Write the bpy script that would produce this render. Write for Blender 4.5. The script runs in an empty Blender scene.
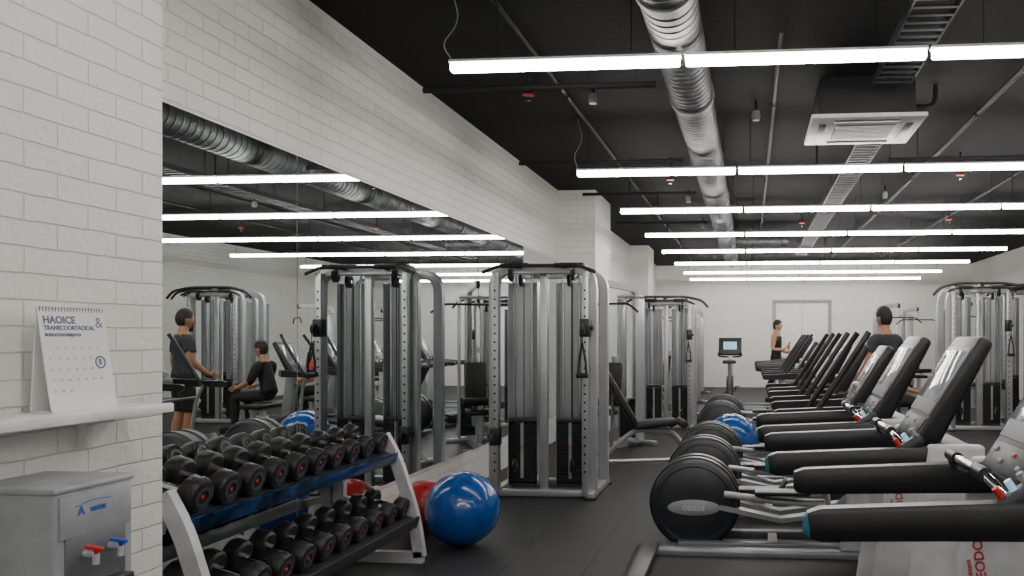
import bpy, bmesh, math, random
from mathutils import Vector, Matrix, Quaternion
random.seed(7)
C = bpy.context.scene.collection
H = 1.42
XW = -2.65      # mirror wall
CEIL = 3.45

# ------------------------------------------------------------------ materials
def mat(name, col, rough=0.5, metal=0.0, noise=0.06, nscale=12.0, bump=0.0, emis=0.0, coat=0.0, spec=0.5, sss=0):
    m = bpy.data.materials.new(name); m.use_nodes = True
    nt = m.node_tree; p = nt.nodes['Principled BSDF']
    p.inputs['Roughness'].default_value = rough
    p.inputs['Metallic'].default_value = metal
    p.inputs['Coat Weight'].default_value = coat
    p.inputs['Specular IOR Level'].default_value = spec
    tc = nt.nodes.new('ShaderNodeTexCoord')
    n = nt.nodes.new('ShaderNodeTexNoise'); n.inputs['Scale'].default_value = nscale
    n.inputs['Detail'].default_value = 4
    nt.links.new(tc.outputs['Object'], n.inputs['Vector'])
    r = nt.nodes.new('ShaderNodeValToRGB')
    c0 = [max(0, c*(1-noise*2)) for c in col]; c1 = [min(1, c*(1+noise*2)) for c in col]
    r.color_ramp.elements[0].position = .3; r.color_ramp.elements[1].position = .7
    r.color_ramp.elements[0].color = (*c0, 1); r.color_ramp.elements[1].color = (*c1, 1)
    nt.links.new(n.outputs['Fac'], r.inputs['Fac'])
    nt.links.new(r.outputs['Color'], p.inputs['Base Color'])
    if bump:
        b = nt.nodes.new('ShaderNodeBump'); b.inputs['Strength'].default_value = bump
        b.inputs['Distance'].default_value = 0.01
        nt.links.new(n.outputs['Fac'], b.inputs['Height']); nt.links.new(b.outputs['Normal'], p.inputs['Normal'])
    if emis:
        p.inputs['Emission Color'].default_value = (*col, 1)
        p.inputs['Emission Strength'].default_value = emis
    return m

def brick_mat(name, horiz):
    m = bpy.data.materials.new(name); m.use_nodes = True
    nt = m.node_tree; p = nt.nodes['Principled BSDF']; L = nt.links.new
    g = nt.nodes.new('ShaderNodeNewGeometry'); s = nt.nodes.new('ShaderNodeSeparateXYZ')
    L(g.outputs['Position'], s.inputs[0])
    c = nt.nodes.new('ShaderNodeCombineXYZ')
    L(s.outputs[horiz], c.inputs['X']); L(s.outputs['Z'], c.inputs['Y'])
    br = nt.nodes.new('ShaderNodeTexBrick')
    br.inputs['Scale'].default_value = 1; br.inputs['Brick Width'].default_value = .235
    br.inputs['Row Height'].default_value = .080; br.inputs['Mortar Size'].default_value = .004
    br.inputs['Mortar Smooth'].default_value = .7; br.inputs['Bias'].default_value = 0
    br.inputs['Color1'].default_value = (.83, .82, .79, 1); br.inputs['Color2'].default_value = (.87, .86, .83, 1)
    br.inputs['Mortar'].default_value = (.73, .72, .70, 1)
    n0 = nt.nodes.new('ShaderNodeTexNoise'); n0.inputs['Scale'].default_value = 7
    L(g.outputs['Position'], n0.inputs['Vector'])
    mx = nt.nodes.new('ShaderNodeMix'); mx.data_type = 'VECTOR'; mx.inputs['Factor'].default_value = .012
    L(c.outputs[0], mx.inputs[4]); L(n0.outputs['Color'], mx.inputs[5])
    L(mx.outputs[1], br.inputs['Vector'])
    L(br.outputs['Color'], p.inputs['Base Color'])
    n = nt.nodes.new('ShaderNodeTexNoise'); n.inputs['Scale'].default_value = 40; n.inputs['Detail'].default_value = 6
    L(g.outputs['Position'], n.inputs['Vector'])
    ma = nt.nodes.new('ShaderNodeMath'); ma.operation = 'MULTIPLY_ADD'
    ma.inputs[1].default_value = -1.0
    L(br.outputs['Fac'], ma.inputs[0])
    mb_ = nt.nodes.new('ShaderNodeMath'); mb_.operation = 'MULTIPLY'; mb_.inputs[1].default_value = .7
    L(n.outputs['Fac'], mb_.inputs[0]); L(mb_.outputs[0], ma.inputs[2])
    b = nt.nodes.new('ShaderNodeBump'); b.inputs['Strength'].default_value = .75; b.inputs['Distance'].default_value = .007
    L(ma.outputs[0], b.inputs['Height']); L(b.outputs['Normal'], p.inputs['Normal'])
    p.inputs['Roughness'].default_value = .5
    return m

def floor_mat():
    m = bpy.data.materials.new('rubber_floor'); m.use_nodes = True
    nt = m.node_tree; p = nt.nodes['Principled BSDF']; L = nt.links.new
    g = nt.nodes.new('ShaderNodeNewGeometry')
    br = nt.nodes.new('ShaderNodeTexBrick'); br.offset = 0
    br.inputs['Scale'].default_value = 1; br.inputs['Brick Width'].default_value = .5
    br.inputs['Row Height'].default_value = .5; br.inputs['Mortar Size'].default_value = .007
    br.inputs['Color1'].default_value = (.020, .020, .022, 1); br.inputs['Color2'].default_value = (.027, .027, .030, 1)
    br.inputs['Mortar'].default_value = (.003, .003, .003, 1)
    L(g.outputs['Position'], br.inputs['Vector'])
    n = nt.nodes.new('ShaderNodeTexNoise'); n.inputs['Scale'].default_value = 260; n.inputs['Detail'].default_value = 2
    L(g.outputs['Position'], n.inputs['Vector'])
    r = nt.nodes.new('ShaderNodeValToRGB'); r.color_ramp.elements[0].position = .66; r.color_ramp.elements[1].position = .72
    r.color_ramp.elements[0].color = (0, 0, 0, 1); r.color_ramp.elements[1].color = (.04, .04, .045, 1)
    L(n.outputs['Fac'], r.inputs['Fac'])
    a = nt.nodes.new('ShaderNodeMix'); a.data_type = 'RGBA'; a.blend_type = 'ADD'; a.inputs['Factor'].default_value = 1
    L(br.outputs['Color'], a.inputs[6]); L(r.outputs['Color'], a.inputs[7]); L(a.outputs[2], p.inputs['Base Color'])
    b = nt.nodes.new('ShaderNodeBump'); b.inputs['Strength'].default_value = .35; b.inputs['Distance'].default_value = .003
    L(n.outputs['Fac'], b.inputs['Height']); L(b.outputs['Normal'], p.inputs['Normal'])
    p.inputs['Roughness'].default_value = .55; p.inputs['Specular IOR Level'].default_value = .38
    return m

BRICK_Y = brick_mat('painted_brick_side', 'Y'); BRICK_X = brick_mat('painted_brick_end', 'X')
FLOOR = floor_mat()
CEILM = mat('black_ceiling', (.006, .006, .0068), .8, bump=.4, nscale=30, spec=.2)
WHITE = mat('white_paint', (.82, .82, .80), .45)
PAPER = mat('white_paper', (.84, .84, .84), .6, noise=.01)
INKB = mat('blue_ink', (.03, .12, .42), .5)
INKD = mat('slate_ink', (.10, .14, .24), .5)
INKL = mat('light_ink', (.45, .46, .5), .6)
STEEL = mat('silver_paint', (.46, .47, .49), .32, .6, nscale=3)
STEELD = mat('dark_silver', (.22, .23, .25), .38, .5, nscale=3)
CHROME = mat('chrome', (.8, .8, .82), .12, 1.0, noise=.02)
GALV = mat('galvanised', (.17, .175, .185), .55, .7, noise=.14, nscale=9)
BLK = mat('black_plastic', (.012, .012, .014), .38)
BLKM = mat('black_matte', (.013, .013, .015), .6, spec=.3)
BLKP = mat('black_vinyl', (.011, .011, .013), .45, bump=.1, nscale=60)
CHAR = mat('charcoal_plastic', (.024, .027, .033), .42)
GREYP = mat('grey_plastic', (.30, .31, .32), .4)
LGREY = mat('light_grey_plastic', (.54, .55, .57), .38)
WGREY = mat('dispenser_grey', (.36, .38, .41), .4)
SHROUD = mat('translucent_shroud', (.50, .52, .55), .22, .45, nscale=2)
SCREEN = mat('screen_glass_sheen', (.20, .22, .245), .10, 0, coat=.6, spec=.8, emis=.25)  # grey tone and faint glow painted in for reflected tube light
SCREENB = mat('screen_lit', (.25, .45, .6), .2, emis=.9)
RED = mat('red_plastic', (.6, .02, .02), .35)
REDT = mat('red_letter', (.5, .03, .06), .4)
LIP = mat('lip', (.34, .12, .09), .5)
BLUE = mat('blue_plastic', (.02, .10, .55), .35)
TEAL = mat('teal_plastic', (.02, .16, .23), .35)
BALLB = mat('blue_ball_vinyl', (.005, .075, .33), .2, coat=.3, noise=.02)
BALLR = mat('red_ball_vinyl', (.35, .010, .013), .28, noise=.02)
RAILREFL = mat('rail_blue_reflection', (.014, .055, .15), .2, .5, noise=.45, nscale=7)  # dark rail metal with a blue reflection painted into its colour
IRON = mat('rubber_iron', (.013, .013, .015), .42, bump=.15, nscale=70)
CAPG = mat('cap_grey', (.10, .10, .11), .35, .5)
TUBE = mat('tube_light', (1, .955, .895), .5, noise=0, emis=36)
SKIN = mat('skin', (.52, .27, .175), .5, noise=.05, nscale=20)
SKIN2 = mat('skin_brown', (.44, .21, .13), .5, noise=.05, nscale=20)
HAIR = mat('dark_hair', (.012, .008, .006), .6, bump=.5, nscale=90)
CLB = mat('black_cloth', (.014, .014, .016), .8, bump=.3, nscale=80)
CLG = mat('grey_cloth', (.035, .04, .047), .85, bump=.3, nscale=80)
CLR = mat('red_cloth', (.50, .04, .025), .85, bump=.3, nscale=80)
MIRR = mat('mirror', (.74, .79, .77), 0.0, 1.0, noise=0)

# ------------------------------------------------------------------ builder
def rnd(pts, rad, n=5):
    pts = [Vector(p) for p in pts]; out = [pts[0]]
    for i in range(1, len(pts)-1):
        p = pts[i]; a = (pts[i-1]-p); b = (pts[i+1]-p)
        r = min(rad, a.length*.49, b.length*.49)
        A = p+a.normalized()*r; B_ = p+b.normalized()*r
        for k in range(n+1):
            t = k/n; out.append(A*(1-t)**2+p*2*t*(1-t)+B_*t*t)
    out.append(pts[-1]); return out

class B:
    def __init__(s): s.bm = bmesh.new()
    def box(s, c, size, rot=(0, 0, 0), bev=0, seg=2):
        M = Matrix.Translation(c) @ Matrix.Rotation(rot[2], 4, 'Z') @ Matrix.Rotation(rot[1], 4, 'Y') @ Matrix.Rotation(rot[0], 4, 'X') @ Matrix.Diagonal((*size, 1))
        r = bmesh.ops.create_cube(s.bm, size=1, matrix=M)
        if bev:
            es = list({e for v in r['verts'] for e in v.link_edges})
            bmesh.ops.bevel(s.bm, geom=es, offset=bev, segments=seg, affect='EDGES', profile=.5)
        return s
    def cyl(s, p0, p1, r, r2=None, seg=16, bev=0):
        p0 = Vector(p0); p1 = Vector(p1); d = p1-p0
        q = Vector((0, 0, 1)).rotation_difference(d)
        M = Matrix.Translation((p0+p1)/2) @ q.to_matrix().to_4x4()
        ret = bmesh.ops.create_cone(s.bm, cap_ends=True, segments=seg, radius1=r, radius2=r if r2 is None else r2, depth=d.length, matrix=M)
        if bev:
            es = [e for e in {e for v in ret['verts'] for e in v.link_edges} if any(len(f.verts) > 4 for f in e.link_faces)]
            bmesh.ops.bevel(s.bm, geom=es, offset=bev, segments=2, affect='EDGES', profile=.5)
        return s
    def tube(s, pts, r, seg=10, ref=None, prof=None, taper=None):
        pts = [Vector(p) for p in pts]; n = len(pts)
        if prof is None:
            prof = [(math.cos(2*math.pi*k/seg)*r, math.sin(2*math.pi*k/seg)*r) for k in range(seg)]
        rings = []; nrm = None
        for i, p in enumerate(pts):
            t = (pts[min(i+1, n-1)]-pts[max(i-1, 0)]).normalized()
            if ref is not None:
                nn = Vector(ref); nn = (nn-t*nn.dot(t)).normalized()
            else:
                if nrm is None:
                    a = Vector((0, 0, 1)) if abs(t.z) < .9 else Vector((1, 0, 0))
                    nn = (a-t*a.dot(t)).normalized()
                else:
                    nn = (nrm-t*nrm.dot(t)).normalized()
                nrm = nn
            b = t.cross(nn); k = 1 if taper is None else taper[i] if isinstance(taper, list) else taper
            rings.append([s.bm.verts.new(p+nn*(u*k)+b*(v*k)) for u, v in prof])
        m = len(prof)
        for i in range(n-1):
            for j in range(m):
                s.bm.faces.new((rings[i][j], rings[i][(j+1) % m], rings[i+1][(j+1) % m], rings[i+1][j]))
        s.bm.faces.new(rings[0][::-1]); s.bm.faces.new(rings[-1]); return s
    def prism(s, pts, axis, a, b, bev=0, seg=2):
        def co(p, t):
            return {'y': (p[0], t, p[1]), 'x': (t, p[0], p[1]), 'z': (p[0], p[1], t)}[axis]
        v0 = [s.bm.verts.new(co(p, a)) for p in pts]; v1 = [s.bm.verts.new(co(p, b)) for p in pts]
        n = len(pts); fs = [s.bm.faces.new(v0), s.bm.faces.new(v1[::-1])]
        for i in range(n):
            fs.append(s.bm.faces.new((v0[i], v1[i], v1[(i+1) % n], v0[(i+1) % n])))
        if bev:
            bmesh.ops.recalc_face_normals(s.bm, faces=fs)
            es = list({e for f in fs for e in f.edges})
            bmesh.ops.bevel(s.bm, geom=es, offset=bev, segments=seg, affect='EDGES', profile=.5)
        return s
    def lathe(s, prof, o=(0, 0, 0), axis='z', seg=32):
        def co(r, h, a):
            x, y = r*math.cos(a), r*math.sin(a)
            return Vector(o)+Vector({'z': (x, y, h), 'y': (x, h, y), 'x': (h, x, y)}[axis])
        rings = []
        for r, h in prof:
            if r < 1e-5: rings.append([s.bm.verts.new(co(0, h, 0))])
            else: rings.append([s.bm.verts.new(co(r, h, 2*math.pi*k/seg)) for k in range(seg)])
        for A, D in zip(rings, rings[1:]):
            for k in range(seg):
                q = [A[k % len(A)], A[(k+1) % len(A)], D[(k+1) % len(D)], D[k % len(D)]]
                u = []
                for v in q:
                    if v not in u: u.append(v)
                if len(u) > 2: s.bm.faces.new(u)
        return s
    def ell(s, c, r, seg=20, rings=12):
        M = Matrix.Translation(c) @ Matrix.Diagonal((*r, 1))
        return bmesh.ops.create_uvsphere(s.bm, u_segments=seg, v_segments=rings, radius=1, matrix=M)['verts']
    def done(s, name, m, parent=None, label=None, ang=35, loc=None, rot=None):
        bmesh.ops.recalc_face_normals(s.bm, faces=s.bm.faces[:])
        me = bpy.data.meshes.new(name); s.bm.to_mesh(me); s.bm.free()
        me.materials.append(m); me.shade_smooth(); me.set_sharp_from_angle(angle=math.radians(ang))
        o = bpy.data.objects.new(name, me); C.objects.link(o)
        if parent: o.parent = parent
        if label: o['label'] = label
        if loc: o.location = loc
        if rot: o.rotation_euler = rot
        return o

def tag(o, label, cat, group=None):
    o['label'] = label; o['category'] = cat
    if group: o['group'] = group
    return o
def thing(name, label, cat, loc=(0, 0, 0), rotz=0, group=None, scale=1):
    e = bpy.data.objects.new(name, None); C.objects.link(e); e.location = loc; e.rotation_euler = (0, 0, rotz)
    e.empty_display_size = .1; e.scale = (scale,)*3
    return tag(e, label, cat, group)
def struct(o): o['kind'] = 'structure'; return o
def dup(root, loc=None, rot=None, label=None, scale=None):
    def cp(o, par):
        n = o.copy(); C.objects.link(n)
        if par: n.parent = par
        for ch in list(o.children): cp(ch, n)
        return n
    r = cp(root, None)
    if loc is not None: r.location = loc
    if rot is not None: r.rotation_euler = rot
    if label: r['label'] = label
    if scale: r.scale = (scale,)*3
    return r
def text(body, size, m, parent, M, name='lettering', ext=.0006, align='CENTER', bold=0):
    cu = bpy.data.curves.new('t', 'FONT'); cu.body = body; cu.size = size; cu.extrude = ext
    cu.align_x = align; cu.align_y = 'CENTER'; cu.offset = bold; cu.resolution_u = 3
    o = bpy.data.objects.new('t', cu); C.objects.link(o)
    bpy.context.view_layer.update()
    me = bpy.data.meshes.new_from_object(o.evaluated_get(bpy.context.evaluated_depsgraph_get()))
    bpy.data.objects.remove(o); me.materials.clear(); me.materials.append(m)
    n = bpy.data.objects.new(name, me); C.objects.link(n)
    if parent: n.parent = parent
    n.matrix_local = M
    return n
def frame(o, x, y):
    x = Vector(x).normalized(); y = Vector(y).normalized(); z = x.cross(y)
    M = Matrix((x, y, z)).transposed().to_4x4(); M.translation = Vector(o); return M

# ------------------------------------------------------------------ room shell
Y0, Y1 = -3.0, 22.7; XR = 6.1
PX = -2.2; PY = 2.83
struct(B().box(((XW+XR)/2, (Y0+Y1)/2, -.05), (XR-XW+.6, Y1-Y0+.6, .1)).done('floor', FLOOR))
struct(B().box(((XW+XR)/2, (Y0+Y1)/2, CEIL+.05), (XR-XW+.6, Y1-Y0+.6, .1)).done('ceiling', CEILM))
struct(B().box((XW-.1, (Y0+Y1)/2, CEIL/2), (.2, Y1-Y0, CEIL)).done('wall_left', BRICK_Y))
struct(B().box((XR+.1, (Y0+Y1)/2, CEIL/2), (.2, Y1-Y0, CEIL)).done('wall_right', BRICK_Y))
struct(B().box(((XW+XR)/2, Y1+.1, CEIL/2), (XR-XW+.4, .2, CEIL)).done('wall_back', BRICK_X))
struct(B().box(((XW+XR)/2, Y0-.1, CEIL/2), (XR-XW+.4, .2, CEIL)).done('wall_front', BRICK_X))
def pier(name, x0, x1, y0, y1):
    o = B().box(((x0+x1)/2, (y0+y1)/2, CEIL/2), (x1-x0, y1-y0, CEIL)).done(name, BRICK_Y)
    o.data.materials.append(BRICK_X)
    for f in o.data.polygons:
        if abs(f.normal.y) > .5: f.material_index = 1
    return struct(o)
pier('wall_near_pier', XW, PX, Y0, PY)
pier('wall_mid_pier', XW, -2.13, 10.9, 12.1)
pier('wall_far_pier', XW, -2.25, 17.6, 18.6)

dr = struct(B().box((1.45, Y1-.02, 1.18), (1.44, .05, 2.36), bev=.005).done('door_1', WHITE))
t = B()
for x in (.68, 2.22): t.box((x, Y1-.035, 1.2), (.09, .07, 2.4), bev=.006)
t.box((1.45, Y1-.035, 2.42), (1.63, .07, .09), bev=.006)
struct(t.done('trim_1', GREYP))
struct(B().box((1.45, Y1-.05, 1.18), (.012, .02, 2.34)).done('trim_2', GREYP))
h = thing('door_handle', 'small steel lever door handle on the white double door', 'door handle', (1.55, Y1-.045, 1.05))
B().cyl((0, 0, 0), (0, -.05, 0), .012).box((.05, -.05, 0), (.12, .015, .02), bev=.005).done('lever', CHROME, h)
B().cyl((0, 0, 0), (0, -.01, 0), .025).done('rosette', CHROME, h)
struct(B().box((XR-.02, 17.5, 1.1), (.05, 1.0, 2.2), bev=.005).done('door_2', GREYP))
struct(B().box((XR-.03, 17.5, 2.24), (.07, 1.16, .08)).box((XR-.03, 16.96, 1.1), (.07, .08, 2.2)).box((XR-.03, 18.04, 1.1), (.07, .08, 2.2)).done('trim_3', WHITE))

ys = [2.84, 4.47, 6.04, 7.6, 9.18, 10.89]
for i in range(len(ys)-1):
    w = ys[i+1]-ys[i]-.008
    o = B().box((XW+.006, (ys[i]+ys[i+1])/2, 1.415), (.012, w, 2.13)).done('wall_mirror', MIRR)
    tag(o, 'tall frameless gym mirror panel on the white brick wall', 'mirror', 'wall mirror panels')

# ------------------------------------------------------------------ ceiling services
def light_row(y, z, x0, seg, n):
    ins = .3 if seg == 1.4 else .12
    for i in range(n):
        e = thing('linear_light', 'slim suspended white linear tube light', 'light', (x0+seg*(i+.5), y, z), group='suspended linear lights')
        B().box((0, 0, .0), (seg-.035, .062, .05), bev=.01).done('diffuser', TUBE, e)
        B().box((0, 0, .034), (seg-.02, .07, .018), bev=.004).done('housing', WHITE, e)
        for s_ in (-1, 1):
            B().cyl((s_*(seg/2-ins), 0, .04), (s_*(seg/2-ins), 0, CEIL-z), .0035, seg=6).done('suspension_wire', BLKM, e)
for y, z, x0, sg in [(4.63, 3.02, -1.79, 1.4), (7.35, 2.94, -1.62, 1.5), (9.6, 2.94, -1.58, 1.5), (11.9, 2.94, -1.58, 1.5),
                     (14.2, 2.94, -1.58, 1.5), (16.55, 2.94, -1.58, 1.5), (18.9, 2.94, -1.58, 1.5), (21.1, 2.94, -1.6, 1.5),
                     (2.0, 3.02, -1.79, 1.4), (-.6, 3.02, -1.79, 1.4)]:
    light_row(y, z, x0, sg, 4)

DZ = 3.25
duct = thing('ventilation_duct', 'round galvanised spiral ventilation duct hung from the ceiling', 'duct', (-.44, 0, DZ))
prof = []
y = .5
while y < 19:
    prof += [(.156, y), (.156, y+.06), (.161, y+.068), (.161, y+.076)]; y += .085
B().lathe([(0, .5)]+prof+[(0, y)], axis='y', seg=36).done('duct_pipe', GALV, duct, ang=25)
for y in (2.3, 4.1, 6.0, 8.2, 10.4, 12.8, 15.2, 17.6):
    B().lathe([(.156, y-.03), (.172, y-.03), (.172, y+.03), (.156, y+.03), (.156, y-.03)], axis='y', seg=36).done('duct_collar', GALV, duct)
    for s_ in (-1, 1): B().cyl((s_*.169, y, 0), (s_*.169, y, CEIL-DZ), .004, seg=6).done('duct_hanger', BLKM, duct)
d2 = thing('ventilation_duct', 'round galvanised duct branch running across under the ceiling', 'duct', (-.26, 15.4, DZ))
prof = []
x = .0
while x < .95: prof += [(.09, x), (.09, x+.08), (.095, x+.088), (.095, x+.095)]; x += .11
B().lathe([(0, 0)]+prof+[(0, x)], axis='x', seg=28).done('duct_pipe', GALV, d2, ang=25)
B().cyl((.7, 0, .08), (.7, 0, CEIL-DZ), .006, seg=6).done('duct_hanger', BLKM, d2)

def tray(x, y0, y1, z, w):
    e = thing('cable_tray', 'black perforated metal cable tray under the ceiling', 'cable tray', (x, 0, z))
    b = B().box((-w/2, (y0+y1)/2, .03), (.012, y1-y0, .06)).box((w/2, (y0+y1)/2, .03), (.012, y1-y0, .06))
    y = y0
    while y < y1: b.box((0, y, .005), (w, .03, .01)); y += .11
    b.done('tray', CHAR, e)
    y = y0+.4
    while y < y1:
        for s_ in (-1, 1): B().cyl((s_*w/2, y, .05), (s_*w/2, y, CEIL-z), .005, seg=6).done('hanger_rod', BLKM, e)
        y += 2.4
tray(1.02, 3.2, 5.9, 3.24, .26); tray(1.12, 7.3, 18, 3.24, .24)

ac = thing('air_conditioner', 'white square ceiling cassette air conditioner with dark casing', 'air conditioner', (.89, 6.5, 3.08))
B().box((0, 0, 0), (.86, .86, .035), bev=.012).done('panel', WHITE, ac)
B().box((0, 0, .17), (.72, .66, .31), bev=.01).done('casing', BLKM, ac)
B().box((0, 0, -.019), (.46, .42, .006)).done('grille_recess', CHAR, ac)
b = B()
for k in range(10): b.box((0, -.19+k*.042, -.023), (.44, .026, .006))
b.box((-.22, 0, -.023), (.012, .42, .008)).box((.22, 0, -.023), (.012, .42, .008)).done('intake_grille', GREYP, ac)
for s_ in (-1, 1):
    B().box((0, s_*.33, -.02), (.5, .055, .008), bev=.003).done('vent_slot', CHAR, ac)
    B().box((s_*.33, 0, -.02), (.055, .5, .008), bev=.003).done('vent_slot', CHAR, ac)
B().tube(rnd([(.36, .1, .2), (.6, .1, .2), (.6, .1, .37)], .08), .02, 8).done('refrigerant_pipe', BLKM, ac)
for sx in (-.3, .3):
    for sy in (-.25, .25): B().cyl((sx, sy, .3), (sx, sy, CEIL-3.08), .006, seg=6).done('hanger_rod', BLKM, ac)

def pipe(pts, r, label, m=BLKM):
    e = thing('ceiling_pipe', label, 'pipe', (0, 0, 0))
    B().tube(rnd(pts, .08), r, 10).done('pipe_run', m, e)
    p = [Vector(q) for q in pts]
    for A, D in zip(p, p[1:]):
        L_ = (D-A).length
        if L_ < .6 or abs((D-A).z) > .1: continue
        nn = max(1, int(L_/2.6))
        for k in range(nn):
            q = A.lerp(D, (k+.5)/nn)
            B().cyl(q, (q.x, q.y, CEIL), .005, seg=6).lathe([(r-.002, -.012), (r+.008, -.012), (r+.008, .012), (r-.002, .012)], q, 'x' if abs((D-A).x) > abs((D-A).y) else 'y', 12).done('pipe_clamp', BLKM, e)
pipe([(-2.35, 5.6, 3.2), (-.66, 5.6, 3.2)], .022, 'black sprinkler pipe running across under the ceiling')
pipe([(-2.35, 8.0, 3.19), (-.66, 8.0, 3.19)], .02, 'black sprinkler pipe running across under the ceiling')
pipe([(1.35, 8.0, 3.16), (5.8, 8.0, 3.16)], .02, 'black sprinkler pipe running across under the ceiling')
pipe([(.2, 5.2, 3.40), (.2, 15.1, 3.40)], .018, 'thin black conduit running along the ceiling')
pipe([(-1.5, 2.5, 3.40), (-1.5, 21, 3.40)], .016, 'thin black conduit running along the ceiling')
pipe([(2.0, 3, 3.39), (2.0, 20, 3.39)], .025, 'black pipe running along the ceiling')
pipe([(3.2, 3, 3.39), (3.2, 20, 3.39)], .02, 'black pipe running along the ceiling')
pipe([(-2.2, 10.4, 3.3), (-.7, 10.4, 3.3)], .02, 'black sprinkler pipe running across under the ceiling')
pipe([(-2.2, 13.1, 3.3), (-.7, 13.1, 3.3)], .02, 'black sprinkler pipe running across under the ceiling')
def sprinkler(x, y, z0=CEIL, drop=.25):
    e = thing('fire_sprinkler', 'small ceiling sprinkler with red escutcheon on black drop pipe', 'sprinkler', (x, y, z0), group='ceiling sprinklers')
    B().cyl((0, 0, 0), (0, 0, -drop), .011, seg=8).done('drop_pipe', BLKM, e)
    B().lathe([(0, -drop-.01), (.045, -drop-.008), (.03, -drop+.02), (0, -drop+.03)], seg=16).done('escutcheon', RED, e)
    B().cyl((0, 0, -drop-.045), (0, 0, -drop), .006, seg=8).lathe([(0, -drop-.05), (.016, -drop-.048), (0, -drop-.044)], seg=12).done('nozzle', CHROME, e)
for x, y in [(-1.62, 5.75), (-.9, 9.0), (.7, 8.5), (2.4, 6.6), (2.3, 9.0), (-1.3, 11.2), (3.0, 12.4), (.8, 12.6)]: sprinkler(x, y)
def cam(x, y):
    e = thing('spotlight', 'small grey ceiling spotlight on a short bracket', 'spotlight', (x, y, CEIL), group='small ceiling fittings')
    B().cyl((0, 0, 0), (0, 0, -.1), .012, seg=8).done('bracket', BLKM, e)
    B().lathe([(0, -.17), (.03, -.17), (.038, -.14), (.03, -.09), (0, -.08)], seg=16).done('spotlight_head', GREYP, e)
for x, y in [(-1.25, 6.3), (.05, 6.9), (-.85, 11.0), (1.8, 10.9), (-.8, 13.6)]: cam(x, y)
def cable(pts):
    o = B().tube(rnd(pts, .3, 8), .004, 6).done('hanging_cable', GREYP); tag(o, 'loose grey cable hanging from the ceiling to a light', 'cable')
cable([(-1.76, 4.63, CEIL), (-1.72, 4.63, 3.3), (-1.82, 4.6, 3.15), (-1.77, 4.63, 3.07)])
cable([(-1.6, 7.35, CEIL), (-1.55, 7.35, 3.25), (-1.64, 7.33, 3.1), (-1.6, 7.35, 2.99)])

# ------------------------------------------------------------------ near pier: shelf, calendar, dispenser
sh = thing('wall_shelf', 'thin white wall shelf on a small bracket', 'shelf', (PX, 2.1, 1.19))
B().box((.10, -.22, -.015), (.20, 1.5, .030), bev=.003).done('shelf_board', WHITE, sh)
for yy in (.36, -.4):
    B().prism([(0, -.030), (.12, -.030), (.11, -.045), (.035, -.06), (.03, -.13), (0, -.13)], 'y', yy-.015, yy+.015, bev=.003).done('bracket', WHITE, sh)

cal = thing('desk_calendar', 'white tent desk calendar with spiral binding and blue-grey print', 'calendar', (-2.13, 2.365, 1.19))
tilt = .05
def cp(y, z): return (.035-(z/.315)*tilt+.0016, y, z)
B().box((.035-tilt/2, 0, .1575), (.003, .25, .3185), rot=(0, -math.atan(tilt/.315), 0)).done('front_page', PAPER, cal)
B().box((-.035+(.02)/2, 0, .155), (.003, .25, .312), rot=(0, math.atan(.02/.315), 0)).done('back_board', PAPER, cal)
B().box((0, 0, .0025), (.075, .25, .004)).done('base_board', PAPER, cal)
b = B()
for k in range(22):
    b.tube([Vector((-.018+.008*math.cos(a), -.118+k*.0112, .315+.008*math.sin(a))) for a in [i*math.pi/4 for i in range(9)]], .0014, 5)
b.tube([(-.018, -.12, .323), (-.018, .12, .323)], .0012, 5).done('spiral_binding', CHROME, cal)
ax = Vector((0, 1, 0)); ay = Vector((-tilt, 0, .315))
def cf(y, z): return frame(cp(y, z), ax, ay)
text('HAOICE', .032, INKD, cal, cf(-.110, .282), 'title_lettering', align='LEFT', bold=.0012)
text('TRANSCOORTACICAL', .0185, INKD, cal, cf(-.110, .258), 'subtitle_lettering', align='LEFT', bold=.0009)
text('sonoccocusspoco', .0185, INKD, cal, cf(-.110, .238), 'subtitle_lettering', align='LEFT', bold=.0009)
text('&', .05, INKD, cal, cf(.098, .275), 'emblem')
k = 1
for r_ in range(5):
    for c_ in range(7):
        if k > 31: break
        text(str(k), .0115, INKL, cal, cf(-.103+c_*.030, .195-r_*.033), 'date_number'); k += 1
b = B(); b.lathe([(.016, 0), (.021, 0), (.021, .0012), (.016, .0012), (.016, 0)], axis='z', seg=28)
o = b.done('round_logo', INKD, cal); o.matrix_local = cf(.082, .148)
text('B', .026, INKD, cal, cf(.082, .148), 'logo_letter', bold=.001)

wd = thing('water_dispenser', 'grey freestanding water dispenser with red and blue taps', 'water dispenser', (PX+.005, 2.04, 0))
W = .285
B().box((.147, W/2, .5), (.29, W, .98), bev=.012, seg=3).done('body', WGREY, wd)
B().box((.148, W/2, .992), (.30, W+.008, .02), bev=.008).done('top_lid', WGREY, wd)
B().box((.294, W/2, .915), (.008, W-.03, .12), bev=.003).done('front_panel', WGREY, wd)
B().box((.2935, W/2, .79), (.007, W-.07, .16), bev=.003).done('tap_recess', STEELD, wd)
B().box((.2935, W/2, .35), (.007, W-.04, .62), bev=.003).done('lower_door', LGREY, wd)
B().box((.31, W/2, .70), (.04, W-.08, .02), bev=.004).done('drip_tray', CHAR, wd)
for yy, m_, nm in ((.10, RED, 'hot_tap'), (.19, BLUE, 'cold_tap')):
    tp = B().cyl((.295, yy, .80), (.330, yy, .80), .011).cyl((.330, yy, .80), (.330, yy, .77), .009).done(nm, LGREY, wd)
    B().box((.330, yy-.005, .818), (.045, .018, .010), rot=(0, .25, .3), bev=.003).cyl((.330, yy, .798), (.330, yy, .82), .007).done('tap_lever', m_, tp)
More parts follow.
